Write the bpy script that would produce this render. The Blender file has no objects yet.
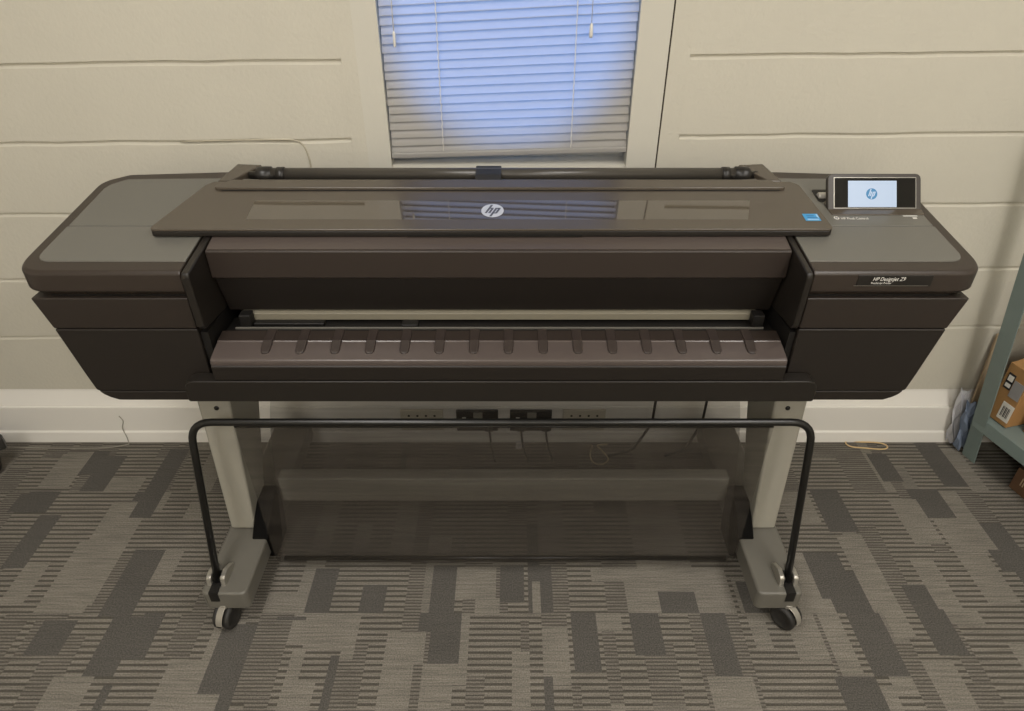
import bpy, bmesh, math, random
from mathutils import Vector, Matrix
R = math.radians
random.seed(7)
scn = bpy.context.scene
COL = scn.collection

# ------------------------------------------------------------------ materials
def lin(c):
    return tuple(((v/255)/12.92 if v/255 <= .04045 else (((v/255)+.055)/1.055)**2.4) for v in c)

def mat(name, rgb, rough=.5, metal=0.0, spec=.5, noise=0.0, nscale=40, bump=0.0, bscale=200, coat=0.0, rvar=0.0):
    m = bpy.data.materials.new(name); m.use_nodes = True
    nt = m.node_tree; b = nt.nodes['Principled BSDF']
    c = lin(rgb) + (1,)
    b.inputs['Base Color'].default_value = c
    b.inputs['Roughness'].default_value = rough
    b.inputs['Metallic'].default_value = metal
    b.inputs['Specular IOR Level'].default_value = spec
    b.inputs['Coat Weight'].default_value = coat
    b.inputs['Coat Roughness'].default_value = .05
    tc = nt.nodes.new('ShaderNodeTexCoord')
    if noise:
        n = nt.nodes.new('ShaderNodeTexNoise'); n.inputs['Scale'].default_value = nscale
        n.inputs['Detail'].default_value = 4
        mx = nt.nodes.new('ShaderNodeMix'); mx.data_type = 'RGBA'
        mx.inputs['A'].default_value = tuple(v*(1-noise) for v in c[:3]) + (1,)
        mx.inputs['B'].default_value = tuple(min(1, v*(1+noise)) for v in c[:3]) + (1,)
        nt.links.new(tc.outputs['Object'], n.inputs['Vector'])
        nt.links.new(n.outputs['Fac'], mx.inputs['Factor'])
        nt.links.new(mx.outputs['Result'], b.inputs['Base Color'])
    if bump:
        n2 = nt.nodes.new('ShaderNodeTexNoise'); n2.inputs['Scale'].default_value = bscale
        n2.inputs['Detail'].default_value = 3
        bp = nt.nodes.new('ShaderNodeBump'); bp.inputs['Strength'].default_value = bump
        bp.inputs['Distance'].default_value = .002
        nt.links.new(tc.outputs['Object'], n2.inputs['Vector'])
        nt.links.new(n2.outputs['Fac'], bp.inputs['Height'])
        nt.links.new(bp.outputs['Normal'], b.inputs['Normal'])
    return m

def emit(name, rgb, strength):
    m = bpy.data.materials.new(name); m.use_nodes = True
    b = m.node_tree.nodes['Principled BSDF']
    b.inputs['Base Color'].default_value = (0.01, 0.01, 0.01, 1)
    b.inputs['Emission Color'].default_value = lin(rgb) + (1,)
    b.inputs['Emission Strength'].default_value = strength
    b.inputs['Roughness'].default_value = .3
    return m

M = {}
M['wall'] = mat('painted block', (204, 199, 184), .55, spec=.35, noise=.04, nscale=6, bump=.5, bscale=90)
M['plaster'] = mat('smooth painted plaster', (208, 203, 190), .5, spec=.35, noise=.03, nscale=5, bump=.15, bscale=60)
M['lining'] = mat('painted lining board', (206, 202, 189), .5, spec=.35, bump=.2, bscale=70)
M['trunk'] = mat('white trunking', (232, 228, 219), .4, spec=.4)
M['ceiling'] = mat('ceiling tile', (215, 212, 202), .8, noise=.05, nscale=20)
M['dark_gap'] = mat('dark joint', (62, 55, 46), .8)
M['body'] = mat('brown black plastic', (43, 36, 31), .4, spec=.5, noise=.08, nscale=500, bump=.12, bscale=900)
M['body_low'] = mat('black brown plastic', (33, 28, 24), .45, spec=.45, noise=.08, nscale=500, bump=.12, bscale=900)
M['cheek'] = mat('dark cheek plastic', (33, 29, 25), .4, spec=.45, bump=.08, bscale=900)  # dark plastic, with the shade of the bay also put into the colour
M['rim'] = mat('brown plastic rim', (54, 46, 40), .34, spec=.5, bump=.08, bscale=900)
M['plate'] = mat('warm grey plate', (104, 102, 95), .34, spec=.5, noise=.04, nscale=700, bump=.06, bscale=900)
M['cover'] = mat('taupe cover', (78, 70, 60), .24, spec=.75, noise=.04, nscale=700, bump=.04, bscale=700)
M['strip'] = mat('glossy smoked window', (76, 68, 58), .03, spec=.9, coat=.8)
M['panel'] = mat('brown front panel', (50, 42, 37), .38, spec=.5, noise=.06, nscale=500, bump=.1, bscale=900)
M['panel_top'] = mat('mauve brown plastic', (80, 71, 66), .36, spec=.5, bump=.08, bscale=900)
M['tray'] = mat('brown grey tray', (84, 75, 71), .25, spec=.6, noise=.05, nscale=60)
M['rib'] = mat('dark brown guide rib', (56, 48, 44), .35, spec=.5)
M['black'] = mat('black plastic', (22, 20, 18), .5, spec=.4)
M['soft_black'] = mat('black satin', (32, 29, 26), .35, spec=.5)
M['platen'] = mat('beige platen strip', (128, 122, 106), .4)
M['silver'] = mat('silver grey metal', (178, 174, 164), .32, metal=.7)
M['steel'] = mat('polished steel pin', (205, 200, 190), .3, metal=.3)
M['leg'] = mat('powder coated warm grey', (152, 148, 136), .45, spec=.4, noise=.03, nscale=60)
M['foot'] = mat('powder coated grey', (102, 99, 91), .4, spec=.45, noise=.03, nscale=60)
M['tube'] = mat('black enamel tube', (20, 19, 17), .3, spec=.5)
M['rubber'] = mat('black rubber', (38, 36, 33), .6)
M['castor_grey'] = mat('castor hood grey', (165, 160, 150), .3, metal=.5)
M['spindle'] = mat('spindle grey', (68, 64, 58), .3, spec=.6)
M['screen'] = emit('lit screen', (206, 222, 242), .85)
M['screen_blue'] = emit('screen emblem blue', (70, 150, 200), .75)
M['glass_black'] = mat('black display glass', (26, 25, 24), .08, spec=.6)
M['bezel'] = mat('display bezel', (62, 57, 52), .35)
M['ink'] = mat('white lettering', (225, 222, 215), .5)
M['emblem'] = mat('pale emblem', (190, 194, 204), .3)
M['emblem_ink'] = mat('emblem dark letters', (72, 74, 88), .4)
M['sticker'] = mat('blue sticker', (60, 150, 205), .4)
M['sticker_pale'] = mat('pale blue print', (160, 200, 235), .4)
M['sticker_dark'] = mat('deep blue print', (30, 110, 165), .4)
M['socket_white'] = mat('ivory socket plastic', (205, 198, 180), .35)
M['hole'] = mat('matt black', (12, 11, 10), .8, spec=.08)
M['socket_black'] = mat('black socket plate', (24, 22, 20), .35)
M['data_grey'] = mat('grey data insert', (150, 146, 134), .5)
M['cable_black'] = mat('black cable', (18, 17, 16), .45)
M['cord_cream'] = mat('cream cord', (205, 188, 150), .6)
M['band'] = mat('rubber band', (214, 184, 134), .5)
M['wire_paint'] = mat('painted over wire', (186, 178, 158), .55)
M['string'] = mat('grey thread', (150, 145, 132), .7)
M['shelf'] = mat('grey green enamel', (122, 136, 132), .42, spec=.5, noise=.06, nscale=30, bump=.06, bscale=200)
M['card'] = mat('brown cardboard', (166, 126, 78), .75, noise=.08, nscale=30)
M['card_orange'] = mat('orange cardboard', (196, 138, 66), .75, noise=.08, nscale=30)
M['card_dark'] = mat('dark brown cardboard', (92, 66, 44), .8, noise=.1, nscale=30)
M['card_pale'] = mat('pale tan board', (176, 156, 128), .75, noise=.06, nscale=30)
M['label'] = mat('white label', (226, 222, 212), .6)
M['label_ink'] = mat('label print', (40, 38, 40), .6)
M['label_grey'] = mat('grey label', (150, 148, 146), .6)
M['tape'] = mat('parcel tape', (160, 112, 60), .25)
M['paper'] = mat('crumpled paper', (205, 205, 208), .7)
M['paper_blue'] = mat('blue grey paper', (110, 122, 140), .7)
M['chair_black'] = mat('chair black plastic', (40, 38, 34), .45)
M['chair_cloth'] = mat('chair cloth', (42, 42, 44), .95)
M['white_frame'] = mat('white window frame', (225, 225, 220), .4)

def carpet(name, rgb, amp, line=.0):
    """looped pile: coarse grain, broad wear and faint woven lines across"""
    m = bpy.data.materials.new(name); m.use_nodes = True
    nt = m.node_tree; b = nt.nodes['Principled BSDF']; L = nt.links.new
    b.inputs['Roughness'].default_value = .95; b.inputs['Specular IOR Level'].default_value = .1
    tc = nt.nodes.new('ShaderNodeTexCoord')
    def noise(scale, detail, lo, hi, vec=None):
        n = nt.nodes.new('ShaderNodeTexNoise'); n.inputs['Scale'].default_value = scale; n.inputs['Detail'].default_value = detail
        L(vec or tc.outputs['Object'], n.inputs['Vector'])
        q = nt.nodes.new('ShaderNodeMapRange'); q.inputs['From Min'].default_value = .3; q.inputs['From Max'].default_value = .7
        q.inputs['To Min'].default_value = lo; q.inputs['To Max'].default_value = hi
        L(n.outputs['Fac'], q.inputs['Value']); return n.outputs['Fac'], q.outputs['Result']
    def mul(a, c):
        q = nt.nodes.new('ShaderNodeMath'); q.operation = 'MULTIPLY'; L(a, q.inputs[0]); L(c, q.inputs[1]); return q.outputs['Value']
    h, g = noise(330, 3, 1-amp, 1+amp)
    _, wear = noise(7, 2, .95, 1.05)
    mp = nt.nodes.new('ShaderNodeMapping'); mp.inputs['Scale'].default_value = (10, 260, 1); L(tc.outputs['Object'], mp.inputs['Vector'])
    _, ln = noise(1, 2, 1-line, 1+line, mp.outputs['Vector'])
    vm = nt.nodes.new('ShaderNodeVectorMath'); vm.operation = 'SCALE'; vm.inputs[0].default_value = lin(rgb)
    L(mul(mul(g, wear), ln), vm.inputs['Scale']); L(vm.outputs['Vector'], b.inputs['Base Color'])
    bp = nt.nodes.new('ShaderNodeBump'); bp.inputs['Strength'].default_value = .7; bp.inputs['Distance'].default_value = .003
    L(h, bp.inputs['Height']); L(bp.outputs['Normal'], b.inputs['Normal'])
    return m
CARPET = [carpet('carpet pale', (121, 116, 107), .30, .22), carpet('carpet mid', (113, 108, 100), .30, .22),
          carpet('carpet dark', (87, 84, 79), .36, .06), carpet('carpet rib', (82, 78, 71), .28, .1)]

def mesh_fabric():
    m = bpy.data.materials.new('black bin mesh'); m.use_nodes = True
    nt = m.node_tree; b = nt.nodes['Principled BSDF']; out = nt.nodes['Material Output']
    b.inputs['Base Color'].default_value = lin((62, 56, 48)) + (1,); b.inputs['Roughness'].default_value = .8
    tr = nt.nodes.new('ShaderNodeBsdfTransparent')
    mx = nt.nodes.new('ShaderNodeMixShader')
    tc = nt.nodes.new('ShaderNodeTexCoord')
    mp = nt.nodes.new('ShaderNodeMapping'); mp.inputs['Scale'].default_value = (1.2, 3, 34)
    n = nt.nodes.new('ShaderNodeTexNoise'); n.inputs['Scale'].default_value = 1; n.inputs['Detail'].default_value = 3
    r = nt.nodes.new('ShaderNodeMapRange'); r.inputs['From Min'].default_value = .3; r.inputs['From Max'].default_value = .7
    r.inputs['To Min'].default_value = .22; r.inputs['To Max'].default_value = .56
    L = nt.links.new
    L(tc.outputs['Object'], mp.inputs['Vector']); L(mp.outputs['Vector'], n.inputs['Vector'])
    L(n.outputs['Fac'], r.inputs['Value']); L(r.outputs['Result'], mx.inputs['Fac'])
    L(tr.outputs['BSDF'], mx.inputs[1]); L(b.outputs['BSDF'], mx.inputs[2])
    L(mx.outputs['Shader'], out.inputs['Surface'])
    return m
M['mesh'] = mesh_fabric()

def slat_mat():
    m = bpy.data.materials.new('blind slat'); m.use_nodes = True
    nt = m.node_tree; b = nt.nodes['Principled BSDF']; out = nt.nodes['Material Output']
    b.inputs['Base Color'].default_value = lin((186, 181, 172)) + (1,); b.inputs['Roughness'].default_value = .4
    t = nt.nodes.new('ShaderNodeBsdfTranslucent'); t.inputs['Color'].default_value = lin((225, 228, 235)) + (1,)
    mx = nt.nodes.new('ShaderNodeMixShader'); mx.inputs['Fac'].default_value = .4
    nt.links.new(b.outputs['BSDF'], mx.inputs[1]); nt.links.new(t.outputs['BSDF'], mx.inputs[2])
    nt.links.new(mx.outputs['Shader'], out.inputs['Surface'])
    return m
M['slat'] = slat_mat()

def pane_mat():
    m = bpy.data.materials.new('window pane'); m.use_nodes = True
    nt = m.node_tree; out = nt.nodes['Material Output']; nt.nodes.remove(nt.nodes['Principled BSDF'])
    t = nt.nodes.new('ShaderNodeBsdfTransparent'); g = nt.nodes.new('ShaderNodeBsdfGlossy')
    g.inputs['Roughness'].default_value = .02
    mx = nt.nodes.new('ShaderNodeMixShader'); mx.inputs['Fac'].default_value = .08
    nt.links.new(t.outputs['BSDF'], mx.inputs[1]); nt.links.new(g.outputs['BSDF'], mx.inputs[2])
    nt.links.new(mx.outputs['Shader'], out.inputs['Surface'])
    return m
M['pane'] = pane_mat()

# ------------------------------------------------------------------ builders
def origin_of(p):
    v = Vector((0, 0, 0))
    while p is not None:
        v = v + p.location; p = p.parent
    return v

def obj(name, bm, m, parent=None, bevel=0, seg=2, smooth=False, loc=None):
    """links a bmesh given in world coordinates as one object; its origin sits at its own middle"""
    bmesh.ops.recalc_face_normals(bm, faces=bm.faces)
    vs = [v.co for v in bm.verts]
    if loc is None:
        lo = Vector([min(v[i] for v in vs) for i in range(3)]); hi = Vector([max(v[i] for v in vs) for i in range(3)])
        loc = (lo+hi)/2
        if parent is None: loc.z = lo.z
    loc = Vector(loc)
    bmesh.ops.translate(bm, verts=bm.verts, vec=-loc)
    me = bpy.data.meshes.new(name); bm.to_mesh(me); bm.free()
    for x in (m if isinstance(m, (list, tuple)) else [m]): me.materials.append(x)
    if smooth:
        for p in me.polygons: p.use_smooth = True
    o = bpy.data.objects.new(name, me); COL.objects.link(o)
    o.location = loc - (origin_of(parent) if parent else Vector((0, 0, 0)))
    if parent: o.parent = parent
    if bevel:
        b = o.modifiers.new('edge', 'BEVEL'); b.width = bevel; b.segments = seg
        b.limit_method = 'ANGLE'; b.angle_limit = R(28); b.harden_normals = False
        for p in me.polygons: p.use_smooth = True
        w = o.modifiers.new('wn', 'WEIGHTED_NORMAL'); w.keep_sharp = True
    return o

def empty(name, loc, label, cat, group=None):
    o = bpy.data.objects.new(name, None); COL.objects.link(o); o.location = loc
    o.empty_display_size = .1
    o['label'] = label; o['category'] = cat
    if group: o['group'] = group
    return o

def tag(o, label, cat, group=None, kind=None):
    o['label'] = label; o['category'] = cat
    if group: o['group'] = group
    if kind: o['kind'] = kind
    return o

def struct(name, bm, m, label, cat, **k):
    o = obj(name, bm, m, **k); o['kind'] = 'structure'; o['label'] = label; o['category'] = cat
    return o

def box(bm, x0, x1, y0, y1, z0, z1, mi=0, rot=None):
    v = [bm.verts.new(p) for p in ((x0,y0,z0),(x1,y0,z0),(x1,y1,z0),(x0,y1,z0),(x0,y0,z1),(x1,y0,z1),(x1,y1,z1),(x0,y1,z1))]
    for f in ((0,3,2,1),(4,5,6,7),(0,1,5,4),(1,2,6,5),(2,3,7,6),(3,0,4,7)):
        bm.faces.new([v[i] for i in f]).material_index = mi
    if rot: bmesh.ops.transform(bm, matrix=rot, verts=v)
    return v

def hull(bm, a, b, mi=0):
    """closed solid between two matching rings of points"""
    va = [bm.verts.new(p) for p in a]; vb = [bm.verts.new(p) for p in b]; n = len(a)
    for i in range(n):
        bm.faces.new((va[i], va[(i+1) % n], vb[(i+1) % n], vb[i])).material_index = mi
    bm.faces.new(va[::-1]).material_index = mi; bm.faces.new(vb).material_index = mi
    return va+vb

def ext_x(bm, prof, x0, x1, mi=0):      # profile of (y, z)
    return hull(bm, [(x0, y, z) for y, z in prof], [(x1, y, z) for y, z in prof], mi)
def ext_y(bm, prof, y0, y1, mi=0):      # profile of (x, z)
    return hull(bm, [(x, y0, z) for x, z in prof], [(x, y1, z) for x, z in prof], mi)
def ext_z(bm, outl, z0, z1, mi=0):      # outline of (x, y); z may be functions of (x, y)
    f0 = z0 if callable(z0) else (lambda x, y: z0); f1 = z1 if callable(z1) else (lambda x, y: z1)
    return hull(bm, [(x, y, f0(x, y)) for x, y in outl], [(x, y, f1(x, y)) for x, y in outl], mi)

def rounded(pts, radii, n=6):
    """2D polygon with rounded corners"""
    out = []; N = len(pts)
    for i, p in enumerate(pts):
        r = radii[i] if isinstance(radii, (list, tuple)) else radii
        if r <= 0: out.append(tuple(p)); continue
        p = Vector(p); a = Vector(pts[i-1]); b = Vector(pts[(i+1) % N])
        da = (a-p).normalized(); db = (b-p).normalized()
        ang = da.angle(db); t = r/math.tan(ang/2); t = min(t, (a-p).length*.49, (b-p).length*.49)
        s, e = p+da*t, p+db*t
        for k in range(n+1):
            u = k/n
            q = s*(1-u)**2 + p*2*u*(1-u) + e*u*u
            out.append((q.x, q.y))
    return out

def ring(c, axis, r, n, up=None):
    axis = Vector(axis).normalized()
    up = Vector(up) if up else (Vector((0, 0, 1)) if abs(axis.z) < .9 else Vector((1, 0, 0)))
    u = axis.cross(up).normalized(); w = axis.cross(u).normalized()
    return [Vector(c)+u*(r*math.cos(2*math.pi*i/n))+w*(r*math.sin(2*math.pi*i/n)) for i in range(n)]

def tube(bm, pts, r, n=10, mi=0):
    pts = [Vector(p) for p in pts]; rings = []
    ref = None
    for i, p in enumerate(pts):
        t = (pts[min(i+1, len(pts)-1)]-pts[max(i-1, 0)]).normalized()
        if ref is None:
            ref = Vector((0, 0, 1)) if abs(t.z) < .9 else Vector((1, 0, 0))
        u = t.cross(ref).normalized(); ref = u.cross(t).normalized()
        rr = r[i] if isinstance(r, (list, tuple)) else r
        rings.append([bm.verts.new(p+u*(rr*math.cos(2*math.pi*k/n))+ref*(rr*math.sin(2*math.pi*k/n))) for k in range(n)])
    for a, b in zip(rings, rings[1:]):
        for k in range(n):
            f = bm.faces.new((a[k], a[(k+1) % n], b[(k+1) % n], b[k])); f.material_index = mi; f.smooth = True
    bm.faces.new(rings[0][::-1]).material_index = mi; bm.faces.new(rings[-1]).material_index = mi

def lathe(bm, c, axis, prof, n=28, mi=0):
    """prof: (distance along the axis, radius)"""
    axis = Vector(axis).normalized(); rings = []
    for s, r in prof:
        rings.append([bm.verts.new(q) for q in ring(Vector(c)+axis*s, axis, r, n)])
    for a, b in zip(rings, rings[1:]):
        for k in range(n):
            f = bm.faces.new((a[k], a[(k+1) % n], b[(k+1) % n], b[k])); f.material_index = mi; f.smooth = True
    bm.faces.new(rings[0][::-1]).material_index = mi; bm.faces.new(rings[-1]).material_index = mi

def bez(pts, n=12):
    """smooth path through the points (Catmull-Rom)"""
    P = [Vector(p) for p in pts]; P = [2*P[0]-P[1]] + P + [2*P[-1]-P[-2]]; out = []
    for i in range(1, len(P)-2):
        for k in range(n):
            t = k/n
            out.append(.5*((2*P[i])+(P[i+1]-P[i-1])*t+(2*P[i-1]-5*P[i]+4*P[i+1]-P[i+2])*t*t+(3*P[i]-P[i-1]-3*P[i+1]+P[i+2])*t**3))
    out.append(P[-2]); return out

def frame(o, u, v):
    """matrix whose x runs along u, y along v, from o"""
    u = Vector(u).normalized(); w = u.cross(Vector(v)).normalized(); v = w.cross(u)
    return Matrix(((u.x, v.x, w.x, o[0]), (u.y, v.y, w.y, o[1]), (u.z, v.z, w.z, o[2]), (0, 0, 0, 1)))

def text_bm(s, size, shear=0, width=1.0, thick=.0002, mtx=None, bold=0.0):
    cu = bpy.data.curves.new('lettering', 'FONT'); cu.body = s; cu.size = size; cu.shear = shear
    cu.extrude = thick; cu.offset = bold; cu.resolution_u = 3
    t = bpy.data.objects.new('lettering', cu); COL.objects.link(t)
    dg = bpy.context.evaluated_depsgraph_get(); dg.update()
    me = bpy.data.meshes.new_from_object(t.evaluated_get(dg))
    bm = bmesh.new(); bm.from_mesh(me)
    bpy.data.objects.remove(t); bpy.data.curves.remove(cu); bpy.data.meshes.remove(me)
    xs = [v.co.x for v in bm.verts]; x0 = min(xs); w = max(xs)-x0
    if width > 0:                                    # total width of the line of text
        for v in bm.verts: v.co.x = (v.co.x-x0)*width/w
    if mtx: bmesh.ops.transform(bm, matrix=mtx, verts=bm.verts)
    return bm

def round_emblem(mtx, rx, ry, thick=.0006, lean=.35):
    """round badge with the two slanted letters, disc in slot 0 and letters in slot 1"""
    bm = bmesh.new(); n = 40
    hull(bm, [(rx*math.cos(2*math.pi*i/n), ry*math.sin(2*math.pi*i/n), 0) for i in range(n)],
         [(rx*math.cos(2*math.pi*i/n), ry*math.sin(2*math.pi*i/n), thick) for i in range(n)], 0)
    def bar(x0, y0, x1, y1, w):          # slanted stroke, unit badge coordinates, x sheared by height
        p = [(x0-w, y0), (x0+w, y0), (x1+w, y1), (x1-w, y1)]
        q = [((x+lean*y)*rx, y*ry) for x, y in p]
        hull(bm, [(x, y, thick*.5) for x, y in q], [(x, y, thick*1.5) for x, y in q], 1)
    bar(-.42, -.40, -.42, .88, .10); bar(-.12, -.40, -.12, .26, .10); bar(-.27, .26, -.27, .40, .22)   # h
    bar(.20, -.90, .20, .40, .10); bar(.50, -.36, .50, .30, .10); bar(.35, .26, .35, .40, .22); bar(.35, -.46, .35, -.32, .22)   # p
    bmesh.ops.transform(bm, matrix=mtx, verts=bm.verts)
    return bm

# ------------------------------------------------------------------ the room
WY = 1.65                                 # face of the back wall
XL, XR, YF, ZC = -2.45, 2.25, -2.6, 2.55
def wall_side(x0, x1, grooves, mirror):
    """block wall with rounded bed joints; joint heights given at x = -1.2 and +1.2"""
    bm = bmesh.new()
    def prof(x):
        out = [(0.0, WY)]
        for a, b in grooves:
            z = a+(b-a)*(x+1.2)/2.4
            out += [(z-.0075, WY), (z-.002, WY+.007), (z+.0025, WY+.0075), (z+.0045, WY)]
        out.append((ZC, WY)); return out
    nx = 26; rows = []
    rnd = random.Random(3 if mirror else 5)
    jit = [[rnd.uniform(-.0016, .0016) for _ in grooves] for _ in range(nx+1)]
    for i in range(nx+1):
        x = x0+(x1-x0)*i/nx; row = []
        for k, (z, y) in enumerate(prof(x)):
            g = (k-1)//4
            if 0 <= g < len(grooves): z += jit[i][g]
            row.append(bm.verts.new((x, y, z)))
        rows.append(row)
    for a, b in zip(rows, rows[1:]):
        for k in range(len(a)-1): bm.faces.new((a[k], b[k], b[k+1], a[k+1]))
    # thickness
    vs = [bm.verts.new(p) for p in ((x0, WY+.2, 0), (x1, WY+.2, 0), (x1, WY+.2, ZC), (x0, WY+.2, ZC))]
    bm.faces.new(vs)
    bm.faces.new([r[0] for r in rows]+[vs[1], vs[0]]); bm.faces.new([r[-1] for r in rows]+[vs[2], vs[3]])
    bm.faces.new(rows[0]+[vs[3], vs[0]]); bm.faces.new(rows[-1]+[vs[2], vs[1]])
    return bm
GR = [(.372, .404), (.556, .590), (.744, .772), (.926, .952), (1.104, 1.131), (1.29, 1.31), (1.473, 1.49), (1.656, 1.67), (1.84, 1.85), (2.02, 2.03), (2.20, 2.21), (2.38, 2.39)]
WX0, WX1 = -.352, .352                    # window opening
SILL, HEAD = .835, 2.05
bm = wall_side(XL, WX0-.035, GR, False)
struct('wall_back', bm, M['wall'], 'cream painted block wall left of the window, behind the printer', 'wall')
bm = wall_side(WX1+.05, XR, GR, True)
struct('wall_rear', bm, M['wall'], 'cream painted block wall right of the window, behind the shelving', 'wall')
bm = bmesh.new()                          # smooth band round the opening, wall below and above
box(bm, WX0-.035, WX0, WY-.001, WY+.2, 0, ZC)
box(bm, WX1+.004, WX1+.05, WY-.001, WY+.2, 0, ZC)
box(bm, WX0, WX1+.004, WY-.001, WY+.2, 0, SILL-.02)
box(bm, WX0, WX1+.004, WY-.001, WY+.2, HEAD, ZC)
struct('trim_1', bm, M['wall'], 'smooth white plaster band around the window opening', 'trim')
bm = bmesh.new()                          # lining boards, almost flush with the wall
dpt = .06
for a, b in ((WX0, -.2965), (WX1, .2810)):
    q = [(a, WY-.001), (b, WY+.001), (b, WY+dpt), (a, WY+dpt)]
    hull(bm, [(x, y, SILL) for x, y in q], [(x, y, HEAD) for x, y in q])
hull(bm, [(-.2965, WY-.002, SILL-.02), (-.2965, WY+.008, SILL+.034), (-.2965, WY+dpt, SILL+.040), (-.2965, WY+dpt, SILL-.02)],
     [(.2810, WY-.002, SILL-.02), (.2810, WY+.008, SILL+.034), (.2810, WY+dpt, SILL+.040), (.2810, WY+dpt, SILL-.02)])
struct('trim_2', bm, M['lining'], 'white lining boards and sill inside the window recess', 'trim')
bm = bmesh.new()
box(bm, WX1+.0002, WX1+.0038, WY+.002, WY+.05, SILL, HEAD)
struct('trim_3', bm, M['dark_gap'], 'thin dark joint between window lining and right plaster band', 'trim')
# window
win = bpy.data.objects.new('window_1', None); COL.objects.link(win); win.location = (0, WY+dpt+.03, SILL)
win['kind'] = 'structure'; win['label'] = 'white framed window behind the closed venetian blind'; win['category'] = 'window'
bm = bmesh.new()
fx0, fx1, fy0, fy1 = WX0, WX1, WY+dpt+.005, WY+dpt+.055
box(bm, fx0, fx0+.045, fy0, fy1, SILL, HEAD); box(bm, fx1-.045, fx1, fy0, fy1, SILL, HEAD)
box(bm, fx0+.045, fx1-.045, fy0, fy1, SILL-.02, SILL+.075); box(bm, fx0+.045, fx1-.045, fy0, fy1, HEAD-.05, HEAD)
obj('window_frame', bm, M['white_frame'], win)
bm = bmesh.new(); box(bm, fx0+.045, fx1-.045, fy0+.022, fy0+.028, SILL+.075, HEAD-.05)
obj('pane', bm, M['pane'], win)
# other walls and ceiling
for nm, b, lab in (('wall_left', (XL-.1, XL, YF, WY+.2, 0, ZC), 'cream wall at the left side of the room'),
                   ('wall_right', (XR, XR+.1, YF, WY+.2, 0, ZC), 'cream wall at the right side of the room'),
                   ('wall_front', (XL, XR, YF-.1, YF, 0, ZC), 'cream wall behind the viewer')):
    bm = bmesh.new(); box(bm, *b); struct(nm, bm, M['plaster'], lab, 'wall')
bm = bmesh.new(); box(bm, XL-.1, XR+.1, YF-.1, WY+.2, ZC, ZC+.1)
struct('ceiling', bm, M['ceiling'], 'pale tiled office ceiling above the printer', 'ceiling')

# trunking along the foot of the wall
bm = bmesh.new()
pf = [(WY-.001, 0), (1.612, 0), (1.612, .006), (1.617, .036), (1.622, .040), (1.622, .126), (1.6235, .131), (1.6285, .131), (1.630, .136), (WY-.002, .172), (WY-.001, .182)]
hull(bm, [(XL, y, z) for y, z in pf], [(XR, y, z) for y, z in pf])
struct('baseboard_back', bm, M['trunk'], 'white plastic trunking running along the foot of the block wall', 'baseboard', bevel=.002)

# ------------------------------------------------------------------ carpet tiles
def build_floor():
    S = .01; nx = int(round((XR-XL)/S)); y0 = -1.20; ny = int(round((WY-y0)/S))
    G = [[0]*nx for _ in range(ny)]
    rnd = random.Random(11)
    def paint(x0, x1, ya, yb, t):
        for j in range(max(0, int(round((ya-y0)/S))), min(ny, int(round((yb-y0)/S)))):
            for i in range(max(0, int(round((x0-XL)/S))), min(nx, int(round((x1-XL)/S)))):
                G[j][i] = t
    TY = .40; base = .9976
    j = int(math.floor((y0-base)/TY))
    while base+j*TY < WY:
        ya, yb = base+j*TY, base+(j+1)*TY
        x = XL-rnd.random()*.05
        while x < XR:
            w = rnd.choice((.02, .03, .04, .05, .06, .07, .09))
            y = ya
            while y < yb-.005:
                h = min(yb-y, rnd.choice((.10, .14, .18, .22, .28, .40)))
                r = rnd.random()
                t = 0 if r < .15 else 1 if r < .21 else 2 if r < .235 else 3 if r < .75 else 4
                paint(x, x+w, y, y+h, t); y += h
            x += w
        j += 1
    # the dark and pale bars one can pick out: (x middle near edge, x middle far edge, width, y near, y far, kind)
    for b in BARS:
        paint(*b)
    bm = bmesh.new()
    done = [[False]*nx for _ in range(ny)]
    def quad(xa, xb, ya, yb, mi, z=0):
        f = bm.faces.new([bm.verts.new(p) for p in ((xa, ya, z), (xb, ya, z), (xb, yb, z), (xa, yb, z))]); f.material_index = mi
    for jj in range(ny):
        for ii in range(nx):
            if done[jj][ii]: continue
            t = G[jj][ii]; i2 = ii
            while i2 < nx and G[jj][i2] == t and not done[jj][i2]: i2 += 1
            j2 = jj+1
            while j2 < ny and all(G[j2][k] == t and not done[j2][k] for k in range(ii, i2)): j2 += 1
            for a in range(jj, j2):
                for k in range(ii, i2): done[a][k] = True
            xa, xb = XL+ii*S, XL+i2*S; ya, yb = y0+jj*S, y0+j2*S
            if t <= 2: quad(xa, xb, ya, yb, t)
            else:                         # ribbed: thin dark lines woven across
                per, dk = (.0150, .0062) if t == 3 else (.0085, .0034)
                n = max(1, int(math.floor(ya/per)))
                y = ya
                k = math.floor(ya/per)
                while y < yb-1e-6:
                    e1 = min(yb, (k+1)*per-dk); e2 = min(yb, (k+1)*per)
                    if e1 > y+1e-6: quad(xa, xb, y, e1, 0 if t == 3 else 1); y = e1
                    if e2 > y+1e-6: quad(xa, xb, y, e2, 3); y = e2
                    k += 1
    quad(XL, XR, YF, y0, 1)
    box(bm, XL, XR, YF, WY+.2, -.1, -.004)
    bmesh.ops.remove_doubles(bm, verts=[], dist=0)
    return bm

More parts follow.
